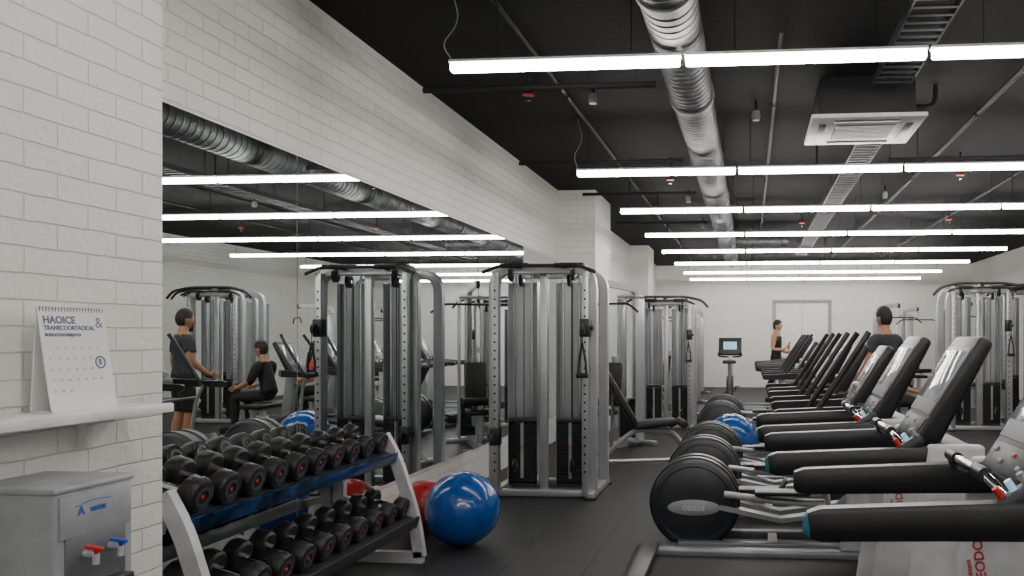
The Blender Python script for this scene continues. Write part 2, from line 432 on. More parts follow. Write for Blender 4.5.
text('A', .03, INKB, wd, frame((.2988, .085, .925), (0, 1, 0), (0, 0, 1)), 'brand_mark', bold=.002)
text('vatex', .026, INKB, wd, frame((.2988, .145, .925), (0, 1, 0), (0, 0, 1)), 'brand_lettering', bold=.001)
B().tube(rnd([(.2985, .065, .94), (.2985, .13, .952), (.2985, .19, .945)], .03), .0012, 5).done('brand_swoosh', INKB, wd)
for x in (.06, .24): B().box((x, W/2, .006), (.06, W-.04, .012)).done('foot', BLKM, wd)

# ------------------------------------------------------------------ dumbbell rack
RYC = 3.93; RL = .92
rack = thing('dumbbell_rack', 'two-tier silver dumbbell rack with blue reflection painted on the front rail along the mirror', 'dumbbell rack', (-2.36, RYC, 0))
A15 = math.radians(15)
def up_w(y):
    b = B()
    pr = [(-.022, -.035), (.022, -.035), (.022, .035), (-.022, .035)]
    b.tube(rnd([(.05, y, .80), (.13, y, .66), (.25, y, .30), (.29, y, .035)], .12), 0, ref=(0, 1, 0), prof=pr)
    b.tube([(.31, y, .035), (-.26, y, .035)], 0, ref=(0, 1, 0), prof=pr)
    b.tube([(-.24, y, .035), (-.235, y, .74), ], 0, ref=(0, 1, 0), prof=pr)
    b.tube([(-.25, y, .74), (.05, y, .66)], 0, ref=(0, 1, 0), prof=[(u*.8, v*.7) for u, v in pr])
    b.tube([(-.25, y, .40), (.21, y, .28)], 0, ref=(0, 1, 0), prof=[(u*.8, v*.7) for u, v in pr])
    b.done('end_frame', LGREY, rack)
up_w(-RL-.03); up_w(RL+.03)
sA, cA = math.sin(A15), math.cos(A15)
TIERS = ((-.035, .725, 'upper'), (.105, .325, 'lower'))
for cx, cz, nm in TIERS:
    tr = B().box((cx, 0, cz), (.30, 2*RL, .010), rot=(0, A15, 0)).done('tray', CHAR, rack)
    B().box((cx+.185*cA, 0, cz-.185*sA-.012), (.014, 2*RL+.02, .07), rot=(0, A15, 0), bev=.004).box((cx+.165*cA, 0, cz-.165*sA), (.04, 2*RL, .010), rot=(0, A15, 0)).done('front_rail', RAILREFL if nm == 'upper' else CHAR, tr)
    B().box((cx-.185*cA, 0, cz+.185*sA-.012), (.014, 2*RL+.02, .07), rot=(0, A15, 0), bev=.004).box((cx-.165*cA, 0, cz+.165*sA), (.04, 2*RL, .010), rot=(0, A15, 0)).done('back_rail', STEELD, tr)

db = thing('dumbbell', 'round black rubber dumbbell with chrome handle', 'dumbbell', (0, 0, 0), group='dumbbells on the rack')
B().lathe([(0, -.085), (.014, -.085), (.016, -.03), (.017, 0), (.016, .03), (.014, .085), (0, .085)], axis='x', seg=14).done('handle', CHROME, db)
for s_ in (-1, 1):
    hd = B().lathe([(0, s_*.07), (.062, s_*.07), (.073, s_*.078), (.075, s_*.088), (.075, s_*.135), (.068, s_*.148), (.05, s_*.152), (.048, s_*.148), (0, s_*.148)], axis='x', seg=24).done('weight_head', IRON, db)
    B().lathe([(.030, s_*.149), (.046, s_*.149), (.046, s_*.1525), (.030, s_*.1525), (.03, s_*.149)], axis='x', seg=24).done('end_ring', CAPG, hd, 'grey ring')
    B().lathe([(0, s_*.152), (.008, s_*.152), (.010, s_*.147), (0, s_*.147)], axis='x', seg=12).done('bolt', RED if s_ > 0 else CAPG, hd)
first = True
for cx, cz, _ in TIERS:
    n = 10
    for i in range(n):
        yy = RYC-RL+.09+i*(2*RL-.18)/(n-1)
        sc = .98-.013*i
        off = .075*sc+.006
        loc = (-2.36+cx+sA*off, yy, cz+cA*off)
        o = db if first else dup(db)
        o.location = loc; o.rotation_euler = (0, A15, 0); o.scale = (sc,)*3
        first = False

# ------------------------------------------------------------------ balls
def ball(name, m, r, loc, label):
    prof = []
    N = 64
    for k in range(N+1):
        a = math.pi*k/N; rr = r*(1+(.004 if (k % 4 == 0 and 8 < k < N-8) else 0))
        prof.append((rr*math.sin(a) if 0 < k < N else 0, -rr*math.cos(a)))
    e = thing(name, label, 'ball', loc)
    o = B().lathe(prof, (0, 0, 0), 'z', 64).done('ball_skin', m, e, ang=60); o.rotation_euler = (.5, .35, 0)
    B().cyl((0, 0, r-.003), (0, 0, r+.003), .012).done('valve', BLKM, o)
    return e
ball('exercise_ball', BALLB, .25, (-1.95, 5.30, .251), 'large shiny blue exercise ball on the rubber floor')
ball('exercise_ball', BALLR, .19, (-2.36, 5.62, .192), 'smaller red exercise ball behind the blue one')
ball('exercise_ball', BALLB, .29, (-.20, 8.75, .292), 'blue exercise ball between the cardio machines')

# ------------------------------------------------------------------ cardio machines
def console(e, w=.2, m_body=BLK, dx=0, dz=0):
    a = Vector((-.13+dx, 0, 1.0+dz)); c = Vector((.135+dx, 0, 1.43+dz)); d = (c-a).normalized(); n = Vector((-d.z, 0, d.x))
    th = .06
    p = [(a.x, a.z), (c.x, c.z), (c.x-n.x*th, c.z-n.z*th), (a.x-n.x*th*1.6, a.z-n.z*th*1.6)]
    cs = B().prism(p, 'y', -w, w, bev=.022, seg=3).done('console', m_body, e)
    ang = math.atan2(d.z, d.x)
    def panel(t, L_, ww, name, mm, off=.0, th=.008, y=0):
        q = a+d*t*(c-a).length+n*(.001+off)
        return B().box((q.x, y, q.z), (L_, ww, th), rot=(0, -ang, 0), bev=.003).done(name, mm, cs)
    panel(.57, .31, 2*w-.05, 'bezel', GREYP, 0)
    panel(.61, .23, 2*w-.075, 'screen', SCREEN, .004)
    panel(.14, .09, 2*w-.06, 'keypad', CHAR, 0)
    for k in range(4): panel(.12+.06*(k % 2), .014, .028, 'key', GREYP if k != 1 else RED, .005, y=(-.12+.08*k)*w/.2)
    return cs

def treadmill():
    e = thing('treadmill', 'black and silver treadmill with long padded handrails and tilted console', 'treadmill', group='row of treadmills')
    for s_ in (-1, 1): B().box((-.5, s_*.325, .165), (1.72, .09, .07), bev=.015, seg=3).done('side_rail', STEELD, e)
    B().box((-.55, 0, .15), (1.5, .58, .025)).cyl((-1.30, -.29, .135), (-1.30, .29, .135), .042, seg=20).done('running_belt', BLKM, e)
    B().prism([(-1.40, .07), (-1.40, .19), (-1.36, .215), (-1.26, .215), (-1.26, .19), (-1.345, .18), (-1.345, .07)], 'y', -.375, .375, bev=.01).done('rear_cap', BLK, e)
    for x in (-1.2, .35):
        for s_ in (-1, 1): B().cyl((x, s_*.31, 0), (x, s_*.31, .14), .03, seg=12).done('foot', BLKM, e)
    B().prism([(-.02, .12), (-.02, .2), (.12, .31), (.32, .35), (.48, .31), (.56, .2), (.56, .08)], 'y', -.34, .34, bev=.025, seg=3).done('motor_cover', CHAR, e)
    for s_ in (-1, 1):
        u = B().prism([(-.22, .2), (.16, .2), (.08, .62), (.10, 1.02), (-.10, 1.02), (-.16, .62)], 'y', s_*.34-.032, s_*.34+.032, bev=.014, seg=3).done('upright', LGREY, e)
        if s_ > 0:
            yy = s_*.34-.0335
            text('REODO', .045, REDT, u, frame((-.085, yy, .675), (-.12, 0, 1), (-1, 0, -.12)), 'side_lettering', bold=.001)
            text('cexam', .024, REDT, u, frame((-.120, yy, .655), (-.12, 0, 1), (-1, 0, -.12)), 'side_lettering', bold=.0006)
        pr = [(-.026, -.05), (.026, -.05), (.036, -.036), (.036, .036), (.026, .05), (-.026, .05), (-.036, .036), (-.036, -.036)]
        pts = [(-.695, s_*.31, .935), (-.69, s_*.31, .935), (-.66, s_*.31, .938), (-.35, s_*.31, .950), (-.05, s_*.315, .96), (.10, s_*.32, .965)]
        hr = B().tube(pts, 0, ref=(0, 1, 0), prof=pr, taper=[.45, .66, .84, .92, 1.0, 1.0]).done('handrail', BLK, e, ang=50)
        if s_ < 0:
            B().tube([(-.704, s_*.31, .935), (-.688, s_*.31, .935)], 0, ref=(0, 1, 0), prof=pr, taper=[.4, .68]).done('rail_tip', TEAL, hr, 'teal tip')
    B().box((.02, 0, .98), (.14, .7, .06), bev=.02).done('cross_beam', CHAR, e)
    console(e)
    hb = B().tube(rnd([(-.05, -.3, .97), (-.17, -.29, .99), (-.21, -.2, 1.05), (-.21, .2, 1.05), (-.17, .29, .99), (-.05, .3, .97)], .06), .014, 12).done('sensor_bar', CHROME, e)
    for s_ in (-1, 1): B().tube([(-.21, s_*.10, 1.05), (-.21, s_*.19, 1.05)], .019, 12).done('hand_grip', BLK, hb)
    pod = B().box((-.16, -.285, 1.005), (.12, .06, .045), rot=(0, -.6, 0), bev=.018, seg=3).done('control_pod', CHAR, e)
    for k, mm in enumerate((RED, SCREENB, GREYP)):
        B().cyl((-.195+.03*k, -.285, 1.005+.02*k), (-.213+.03*k, -.285, 1.032+.02*k), .010, seg=14).done('pod_button', mm, pod)
    return e
T = treadmill(); T.location = (.84, 2.4, 0)
for x, y in ((.76, 3.38), (.73, 4.30), (.78, 12.5), (.78, 13.5), (.78, 14.5)): dup(T, (x, y, 0))

def elliptical():
    e = thing('elliptical_trainer', 'black rear-drive elliptical trainer with round drive cover and silver ramp', 'elliptical', group='row of elliptical trainers')
    cx, cz, R = -1.12, .315, .29
    prof = [(0, -.155), (R*.35, -.16), (R*.80, -.152), (R*.84, -.145), (R*.86, -.15), (R*.95, -.138), (R, -.11), (R, .11), (R*.95, .138), (R*.86, .15), (R*.84, .145), (R*.8, .152), (R*.35, .16), (0, .155)]
    dv = B().lathe(prof, (cx, 0, cz), 'y', 48).done('drive_cover', CHAR, e, ang=30)
    for q in (-1, 1):
        B().lathe([(R-.004, q*.105), (R+.012, q*.10), (R+.012, q*.04), (R-.004, q*.035), (R-.004, q*.105)], (cx, 0, cz), 'y', 48).done('cover_rim', BLK, dv)
    o = B().lathe([(0, -.004), (.09, -.004), (.10, 0), (.10, .004), (0, .004)], axis='y', seg=32).done('badge', GREYP, dv, 'grey oval badge', loc=(cx, -.163, cz-.02)); o.scale = (1.75, 1, .52)
    text('cexus', .065, LGREY, dv, frame((cx, -.169, cz-.018), (1, 0, 0), (0, 0, 1)), 'badge_lettering', bold=.001)
    B().box((-.55, -.17, .05), (1.35, .07, .06), bev=.01).box((-.55, .17, .05), (1.35, .07, .06), bev=.01).box((-1.28, 0, .03), (.10, .62, .05), bev=.015).box((.1, 0, .03), (.10, .6, .05), bev=.015).box((-.6, 0, .05), (.06, .34, .04)).done('base_frame', STEELD, e)
    for s_ in (-1, 1):
        B().tube([(-.95, s_*.12, .30), (-.55, s_*.12, .22), (-.02, s_*.12, .30)], 0, ref=(0, 1, 0), prof=[(-.05, -.015), (.05, -.015), (.05, .015), (-.05, .015)]).done('ramp', STEEL, e)
    B().prism([(-.12, .08), (-.2, .26), (-.02, .42), (.16, .36), (.2, .08)], 'y', -.14, .14, bev=.03, seg=3).done('front_cover', CHAR, e)
    for s_, ph in ((-1, 1), (1, -1)):
        pa = B().tube([(cx+.20*ph, s_*.2, cz+.08*ph), (-.62, s_*.2, .33+.03*ph), (-.25, s_*.2, .33)], .022, 10).done('pedal_arm', STEEL, e)
        x = -.62+.08*ph
        B().prism([(x-.18, .37+.03*ph), (x+.17, .37+.03*ph), (x+.21, .46+.03*ph), (x+.19, .46+.03*ph), (x+.15, .395+.03*ph), (x-.18, .395+.03*ph)], 'y', s_*.2-.075, s_*.2+.075, bev=.006).done('foot_plate', BLK, pa)
        arm = B().tube(rnd([(-.25, s_*.24, .33), (-.30, s_*.27, .78), (-.36, s_*.29, .92)], .1), .018, 10).done('swing_arm', STEEL, e)
        B().tube(rnd([(-.36, s_*.29, .90), (-.24, s_*.29, 1.08), (-.06, s_*.28, 1.36), (.0, s_*.26, 1.45)], .1), .020, 12).done('arm_grip', BLK, arm)
        B().tube([(-.60, s_*.31, .93), (-.57, s_*.31, .93), (-.05, s_*.30, .945), (.02, s_*.22, .955)], 0, ref=(0, 1, 0), prof=[(-.03, -.04), (.03, -.04), (.03, .04), (-.03, .04)], taper=[.5, .8, 1, 1]).done('side_handrail', BLK, e)
    B().prism([(.0, .3), (.14, .3), (.06, .98), (.03, 1.12), (-.07, 1.12), (-.05, .98)], 'y', -.06, .06, bev=.02, seg=3).done('mast', STEEL, e)
    B().box((-.02, 0, .96), (.10, .5, .07), bev=.02).done('cross_beam', CHAR, e)
    B().tube([(-.29, -.30, .79), (-.29, .30, .79)], .014, 10).tube([(-.29, 0, .79), (.03, 0, .79)], .02, 10).done('arm_axle', STEELD, e)
    console(e, .18, dz=-.06)
    return e
E = elliptical(); E.location = (.75, 5.42, 0)
for y in (6.5, 7.58, 10.1, 11.2): dup(E, (.75, y, 0))

# ------------------------------------------------------------------ strength machines
def cable_machine(horns=False):
    e = thing('cable_machine', 'silver dual-stack cable machine with black weight stacks', 'cable machine', group='cable machines')
    pr = [(-.03, -.045), (.03, -.045), (.038, -.035), (.038, .035), (.03, .045), (-.03, .045), (-.038, .035), (-.038, -.035)]
    for y in (.04, .60):
        B().tube(rnd([(-.44, y, .04), (-.44, y, 2.02), (.44, y, 2.02), (.44, y, .04)], .16, 8), 0, ref=(0, 1, 0), prof=pr).done('frame_arch', STEEL, e)
    B().box((-.44, .32, .04), (.08, .8, .06), bev=.01).box((.44, .32, .04), (.08, .8, .06), bev=.01).box((0, .04, .04), (.84, .07, .06), bev=.01).box((0, .60, .04), (.84, .07, .06), bev=.01).box((-.2, .32, 2.03), (.06, .52, .05), bev=.008).box((.2, .32, 2.03), (.06, .52, .05), bev=.008).box((0, .08, 1.0), (.07, .07, 1.96), bev=.01).done('base_frame', STEEL, e)
    for x in (-.44, .44):
        for y in (-.06, .7): B().box((x, y, .010), (.11, .07, .020), bev=.005).done('rubber_foot', BLKM, e)
    for s_ in (-1, 1):
        x = .22*s_
        b = B()
        for k in range(17): b.box((x, .2, .125+k*.031), (.25, .12, .0305), bev=.003)
        ws = b.done('weight_stack', BLKM, e)
        B().box((x, .138, .40), (.028, .004, .5)).done('number_strip', GREYP, ws, 'pale number strip')
        B().cyl((x, .137, .44), (x, .105, .44), .008, seg=10).done('selector_pin', RED, ws)
        for dx in (-.075, .075): B().cyl((x+dx, .2, .07), (x+dx, .2, 1.98), .011, seg=12).done('guide_rod', CHROME, e)
        B().box((x, .2, .67), (.25, .12, .035), bev=.006).done('stack_top_plate', CHAR, e)
        B().box((x, .2, .085), (.24, .12, .03)).done('stack_buffer', CHAR, e)
        B().prism([(x-.135, .16), (x-.14, .30), (x-.11, .32), (x+.11, .32), (x+.14, .30), (x+.135, .16), (x+.13, .16), (x+.13, .295), (x+.105, .31), (x-.105, .31), (x-.13, .295), (x-.13, .16)], 'z', .08, 1.92).done('stack_shroud', SHROUD, e)
        B().cyl((x, .2, .69), (x, .2, 1.9), .004, seg=6).done('stack_cable', BLKM, e)
        B().cyl((x+.04*s_, .06, 1.9), (x+.04*s_, .06, .3), .004, seg=6).done('front_cable', BLKM, e)
        for (px, py, pz) in ((x, .13, 1.93), (x+.06*s_, .0, 1.97), (x+.04*s_, .05, .28)):
            pw = B().lathe([(0, -.016), (.05, -.016), (.06, -.013), (.052, 0), (.06, .013), (.05, .016), (0, .016)], (px, py, pz), 'x', 24).done('pulley', BLK, e)
            B().cyl((px-.022, py, pz), (px+.022, py, pz), .014, seg=12).done('pulley_bolt', CHROME, pw)
        B().box((x+.03*s_, .12, 2.055), (.24, .2, .05), bev=.02, seg=3).done('top_cover', BLK, e)
        xc = .40*s_
        b = B().box((xc, -.06, 1.02), (.055, .055, 1.94), bev=.006)
        for k in range(22): b.cyl((xc, -.0870, .25+k*.075), (xc, -.0895, .25+k*.075), .010, seg=10)
        col = b.done('adjustable_column', STEEL, e); col.data.materials.append(BLKM)
        for f in col.data.polygons:
            if f.center.y < -.0876: f.material_index = 1
        B().box((xc, .0, .06), (.06, .14, .05)).done('column_mount', STEEL, e)
        B().box((xc, -.0, 1.96), (.06, .14, .05)).done('column_mount', STEEL, e)
        zc = 1.50 if s_ > 0 else .55
        cg = B().box((xc, -.06, zc), (.09, .09, .16), bev=.012).cyl((xc+.03*s_, -.06, zc), (xc+.07*s_, -.06, zc), .018, seg=14).cyl((xc, -.10, zc), (xc, -.15, zc), .014, seg=10).done('pulley_carriage', BLK, e)
        B().lathe([(0, -.014), (.045, -.014), (.04, 0), (.045, .014), (0, .014)], (xc, -.15, zc-.01), 'x', 20).done('swivel_pulley', CHAR, cg)
        if s_ > 0:
            B().cyl((xc, -.19, zc-.03), (xc, -.19, zc-.14), .004, seg=6).done('cable_end', BLKM, cg)
            B().tube([(xc, -.19, zc-.13), (xc-.03, -.19, zc-.29), (xc-.035, -.19, zc-.40)], .010, 8).tube([(xc, -.19, zc-.13), (xc+.03, -.19, zc-.29), (xc+.035, -.19, zc-.40)], .010, 8).cyl((xc-.05, -.19, zc-.41), (xc+.05, -.19, zc-.41), .022, seg=12).done('strap_handle', BLK, cg)
    B().tube(rnd([(-.5, -.12, 1.98), (-.36, -.12, 2.04), (.36, -.12, 2.04), (.5, -.12, 1.98)], .06), .016, 10).box((-.2, .0, 2.035), (.04, .24, .03)).box((.2, .0, 2.035), (.04, .24, .03)).done('pull_up_bar', BLK, e)
    for s_ in (-1, 1): B().tube([(s_*.34, -.12, 2.04), (s_*.14, -.12, 2.04)], .021, 10).done('bar_grip', BLKM, e)
    if horns:
        B().tube(rnd([(-.72, -.15, 1.93), (-.62, -.15, 2.04), (-.35, -.12, 2.1), (.35, -.12, 2.1), (.62, -.15, 2.04), (.72, -.15, 1.93)], .12), .02, 10).box((0, -.05, 2.08), (.06, .16, .05)).done('horn_bar', BLK, e)
    return e
CM = cable_machine(); CM.location = (-1.83, 6.93, 0)
CM['label'] = 'silver dual-stack cable machine standing beside the mirror wall'
CM2 = cable_machine(True); CM2.location = (-1.30, 12.3, 0); CM2.scale = (.92, .92, .97)
CM2['label'] = 'silver cable machine with black horn-shaped pull-up bars'
o = dup(CM2, (3.45, 12.4, 0), (0, 0, 0)); o.scale = (1, 1, 1.06)
o = dup(CM2, (4.75, 14.2, 0), (0, 0, 0)); o.scale = (1, 1, 1.1)

def seated_machine():
    e = thing('seated_weight_machine', 'silver lat pulldown machine with black padded seat', 'weight machine', group='seated weight machines')
    pr = [(-.03, -.04), (.03, -.04), (.03, .04), (-.03, .04)]
    B().tube(rnd([(0, .45, .04), (0, .45, 2.05), (0, -.25, 2.1)], .12), 0, ref=(1, 0, 0), prof=pr).tube([(0, .5, .04), (0, -.7, .04)], 0, ref=(1, 0, 0), prof=pr).box((0, -.7, .03), (.5, .07, .06), bev=.01).box((0, .5, .03), (.6, .07, .06), bev=.01).done('main_frame', STEEL, e)
    b = B()
    for k in range(16): b.box((0, .32, .13+k*.031), (.25, .11, .0305), bev=.003)
    b.done('weight_stack', BLKM, e)
    for x in (-.07, .07): B().cyl((x, .32, .06), (x, .32, 1.95), .011).done('guide_rod', CHROME, e)
    for z in (.07, 1.95): B().box((0, .33, z), (.3, .2, .04), bev=.01).done('stack_bracket', STEEL, e)
    for s_ in (-1, 1): B().box((s_*.15, .33, 1.0), (.02, .18, 1.84), bev=.004).done('side_shroud', SHROUD, e)
    B().box((0, -.30, .48), (.30, .38, .07), bev=.025, seg=3).done('seat_pad', BLKP, e)
    B().box((0, -.30, .26), (.07, .07, .42)).done('seat_post', STEEL, e)
    B().box((0, -.06, .82), (.28, .07, .55), rot=(-.12, 0, 0), bev=.025, seg=3).done('back_pad', BLKP, e)
    B().box((0, .0, .72), (.06, .07, .9)).box((0, .2, .6), (.05, .4, .05)).done('back_post', STEEL, e)
    B().cyl((-.22, -.48, .62), (.22, -.48, .62), .05, seg=18, bev=.01).done('thigh_roller', BLKP, e)
    B().box((0, -.42, .55), (.05, .05, .14)).done('roller_post', STEEL, e)
    B().tube(rnd([(-.58, -.28, 1.72), (-.42, -.28, 1.83), (.42, -.28, 1.83), (.58, -.28, 1.72)], .06), .014, 10).done('pulldown_bar', BLK, e)
    B().cyl((0, -.28, 1.83), (0, -.28, 2.05), .004, seg=6).done('cable', BLKM, e)
    B().lathe([(0, -.016), (.05, -.016), (.045, 0), (.05, .016), (0, .016)], (0, -.24, 2.08), 'x', 20).done('pulley', BLK, e)
    return e
SM = seated_machine(); SM.location = (-1.72, 10.1, 0); SM.rotation_euler = (0, 0, -.5)
for x, y, r in [(-1.45, 14.3, -1.2), (-1.5, 17.0, -.9), (-1.6, 20.0, -1.0), (3.0, 17.4, .5), (4.2, 16.6, .9), (3.9, 19.7, .3)]:
    dup(SM, (x, y, 0), (0, 0, r))

def bench():
    e = thing('weight_bench', 'adjustable black padded weight bench with silver frame', 'bench')
    B().box((.1, 0, .47), (.46, .29, .08), rot=(0, -.08, 0), bev=.025, seg=3).done('seat_pad', BLKP, e)
    B().box((-.30, 0, .78), (.76, .29, .08), rot=(0, 1.05, 0), bev=.025, seg=3).done('back_pad', BLKP, e)
    B().tube(rnd([(.55, 0, .05), (.3, 0, .38), (-.12, 0, .40), (-.55, 0, .05)], .1), .028, 10).cyl((.55, -.25, .035), (.55, .25, .035), .03, seg=12).cyl((-.55, -.3, .035), (-.55, .3, .035), .03, seg=12).tube([(-.55, 0, .06), (.55, 0, .06)], .022, 10).done('frame', STEEL, e)
    B().tube([(-.38, 0, .10), (-.36, 0, .78)], .018, 8).done('support_strut', STEELD, e)
    B().cyl((.40, -.2, .47), (.40, .2, .47), .045, seg=16, bev=.01).tube([(.28, 0, .42), (.42, 0, .50)], .014, 8).done('leg_roller', BLKP, e)
    return e
be = bench(); be.location = (-1.15, 8.75, 0); be.rotation_euler = (0, 0, .25)

def flat_bench(loc, rz):
    e = thing('flat_bench', 'flat black padded exercise bench with silver legs', 'bench', loc, rz, 'flat exercise benches')
    B().box((0, 0, .415), (.30, 1.0, .07), bev=.025, seg=3).done('seat_pad', BLKP, e)
    B().box((0, 0, .36), (.07, .9, .05)).box((0, -.4, .2), (.06, .06, .34)).box((0, .4, .2), (.06, .06, .34)).box((0, -.4, .025), (.44, .07, .05), bev=.01).box((0, .4, .025), (.44, .07, .05), bev=.01).done('frame', STEEL, e)
flat_bench((1.85, 11.35, 0), 0); flat_bench((1.85, 12.9, 0), 0)

def bike():
    e = thing('exercise_bike', 'black upright exercise bike with lit console', 'exercise bike')
    B().prism([(-.28, .18), (-.2, .5), (.0, .6), (.3, .62), (.42, .3), (.3, .14), (-.1, .12)], 'y', -.07, .07, bev=.03, seg=3).done('body_cover', CHAR, e)
    B().box((.38, 0, .04), (.09, .5, .06), bev=.015).box((-.45, 0, .04), (.09, .5, .06), bev=.015).box((0, 0, .07), (.86, .08, .06), bev=.01).box((0, 0, .12), (.1, .08, .1)).done('base', STEELD, e)
    B().tube([(-.2, 0, .45), (-.3, 0, .88)], .028, 12).done('seat_post', STEEL, e)
    B().prism([(-.45, .12), (-.40, .14), (-.2, .05), (-.08, .02), (-.08, -.02), (-.2, -.05), (-.40, -.14), (-.45, -.12)], 'z', .88, .95, bev=.02, seg=3).done('saddle', BLKP, e)
    B().prism([(.22, .55), (.36, .55), (.30, 1.1), (.22, 1.1)], 'y', -.05, .05, bev=.015).done('mast', STEEL, e)
    B().tube(rnd([(-.02, -.22, 1.12), (.15, -.25, 1.02), (.26, -.1, 1.0), (.26, .1, 1.0), (.15, .25, 1.02), (-.02, .22, 1.12)], .08), .018, 10).done('handlebar', BLK, e)
    c = B().box((.25, 0, 1.22), (.07, .48, .38), rot=(0, .35, 0), bev=.02, seg=3).done('console', BLK, e)
    B().box((.21, 0, 1.24), (.012, .28, .17), rot=(0, .35, 0), bev=.002).done('screen', SCREENB, c)
    for s_ in (-1, 1):
        B().cyl((.08, s_*.07, .3), (.08, s_*.1, .3), .02).tube([(.08, s_*.1, .3), (.08+.12*s_, s_*.11, .3-.1*s_)], .013, 8).box((.08+.12*s_, s_*.16, .3-.1*s_), (.10, .09, .025), bev=.005).done('crank', STEELD, e)
    return e
BK = bike(); BK.location = (-.42, 16.6, 0); BK.rotation_euler = (0, 0, math.pi/2)

# ------------------------------------------------------------------ people
def person(label, loc, rotz, J, E_, skin, garments, hairm=HAIR, hc=None, tilt=0):
    e = thing('person', label, 'person', loc, rotz)
    names = list(J); me = bpy.data.meshes.new('sk')
    me.from_pydata([J[k][0] for k in names], [(names.index(a), names.index(b_)) for a, b_ in E_], [])
    o = bpy.data.objects.new('sk', me); C.objects.link(o)
    sm = o.modifiers.new('s', 'SKIN'); sm.use_smooth_shade = True; sm.branch_smoothing = .5
    if not me.skin_vertices: me.skin_vertices.new()
    for i, k in enumerate(names):
        r = J[k][1]; me.skin_vertices[0].data[i].radius = (r, r) if not isinstance(r, tuple) else r
        me.skin_vertices[0].data[i].use_root = (k == 'pelvis')
    ss = o.modifiers.new('u', 'SUBSURF'); ss.levels = 2; ss.render_levels = 2
    bpy.context.view_layer.update()
    bm_me = bpy.data.meshes.new_from_object(o.evaluated_get(bpy.context.evaluated_depsgraph_get()))
    bpy.data.objects.remove(o)
    for nm, gm, cond, off in garments:
        g = bmesh.new(); g.from_mesh(bm_me); g.normal_update()
        kill = [f for f in g.faces if not cond(f.calc_center_median())]
        bmesh.ops.delete(g, geom=kill, context='FACES')
        for v in g.verts: v.co += v.normal*off
        m2 = bpy.data.meshes.new(nm); g.to_mesh(m2); g.free(); m2.materials.clear(); m2.materials.append(gm); m2.shade_smooth()
        go = bpy.data.objects.new(nm, m2); C.objects.link(go); go.parent = e
        so = go.modifiers.new('sol', 'SOLIDIFY'); so.thickness = .004; so.offset = 0
    b = B(); b.bm.from_mesh(bm_me)
    hx, hy, hz = hc
    vs = b.ell((0, 0, 0), (.098, .076, .122), 24, 16)
    for v in vs:
        z = v.co.z
        if z < -.02:
            k = (-.02-z)/.10; v.co.y *= 1-.38*k; v.co.x = v.co.x*(1-.25*k)+.018*k
        if v.co.x > .08 and -.01 < z < .03: v.co.x -= .006
        v.co += Vector(hc)
    b.tube([(hx+.085, hy, hz+.012), (hx+.108, hy, hz-.022), (hx+.09, hy, hz-.032)], .011, 8, taper=[.6, 1.1, .9])
    for s_ in (-1, 1): b.ell((hx-.005, hy+s_*.078, hz-.005), (.018, .008, .032), 10, 8)
    for s_, w in ((-1, 'palm_r'), (1, 'palm_l')):
        p = Vector(J[w][0]); wr = Vector(J[w.replace('palm', 'wrist')][0]); d = (p-wr).normalized()
        side = Vector((1, 0, 0)) if abs(d.x) < .6 else Vector((0, 0, 1))
        side = (side-d*side.dot(d)).normalized(); curl = d.cross(side)*(-s_)
        for k, L_ in enumerate((.066, .076, .07, .055)):
            q = p+side*(.027-.018*k)+d*.012
            b.tube([q, q+d*L_*.45, q+d*L_*.8+curl*L_*.2, q+d*L_*.95+curl*L_*.5], .0085, 8, taper=[1.05, 1, .9, .7])
        q = p-d*.03+side*.025
        b.tube([q, q+side*.022+d*.02, q+side*.028+d*.05+curl*.01], .010, 8, taper=[1.1, 1, .75])
    b.done('body', skin, e, ang=70)
    b = B(); vs = b.ell((hx-.006, hy, hz+.012), (.106, .085, .128), 24, 16)
    kill = [f for f in b.bm.faces if (f.calc_center_median().x-hx > .055 and f.calc_center_median().z-hz < .065) or (f.calc_center_median().x-hx > -.02 and f.calc_center_median().z-hz < .0) or f.calc_center_median().z-hz < -.07]
    bmesh.ops.delete(b.bm, geom=kill, context='FACES')
    b.done('hair', hairm, e, ang=70)
    for s_ in (-1, 1):
        b = B(); b.ell((hx+.082, hy+s_*.03, hz+.005), (.008, .010, .005), 10, 6); b.done('eye', BLKM, e)
    B().box((hx+.086, hy, hz-.055), (.010, .032, .006), bev=.002).done('mouth', LIP, e)
    for s_ in ('l', 'r'):
        a = Vector(J['ankle_'+s_][0]); t = Vector(J['toe_'+s_][0])
        dd = (t-a); dd.z = 0; dd.normalize(); c0 = a-dd*.05
        b = B(); b.tube([Vector((c0.x, c0.y, .05)), Vector((a.x, a.y, .055)), Vector((a.x, a.y, .055))+dd*.1, Vector((a.x, a.y, .04))+dd*.19, Vector((a.x, a.y, .035))+dd*.215], 0, ref=(0, 0, 1),
            prof=[(-.05, -.04), (-.05, .04), (-.01, .045), (.045, .03), (.045, -.03), (-.01, -.045)], taper=[.85, 1, 1, .8, .45])
        b.done('shoe', BLK, e, ang=60)
    return e
BASE_E = [('pelvis', 'waist'), ('waist', 'chest'), ('chest', 'upper'), ('upper', 'neck'), ('neck', 'head')]
for s_ in 'lr':
    BASE_E += [('upper', 'sh_'+s_), ('sh_'+s_, 'elbow_'+s_), ('elbow_'+s_, 'wrist_'+s_), ('wrist_'+s_, 'palm_'+s_),
               ('pelvis', 'hip_'+s_), ('hip_'+s_, 'knee_'+s_), ('knee_'+s_, 'calf_'+s_), ('calf_'+s_, 'ankle_'+s_), ('ankle_'+s_, 'toe_'+s_)]
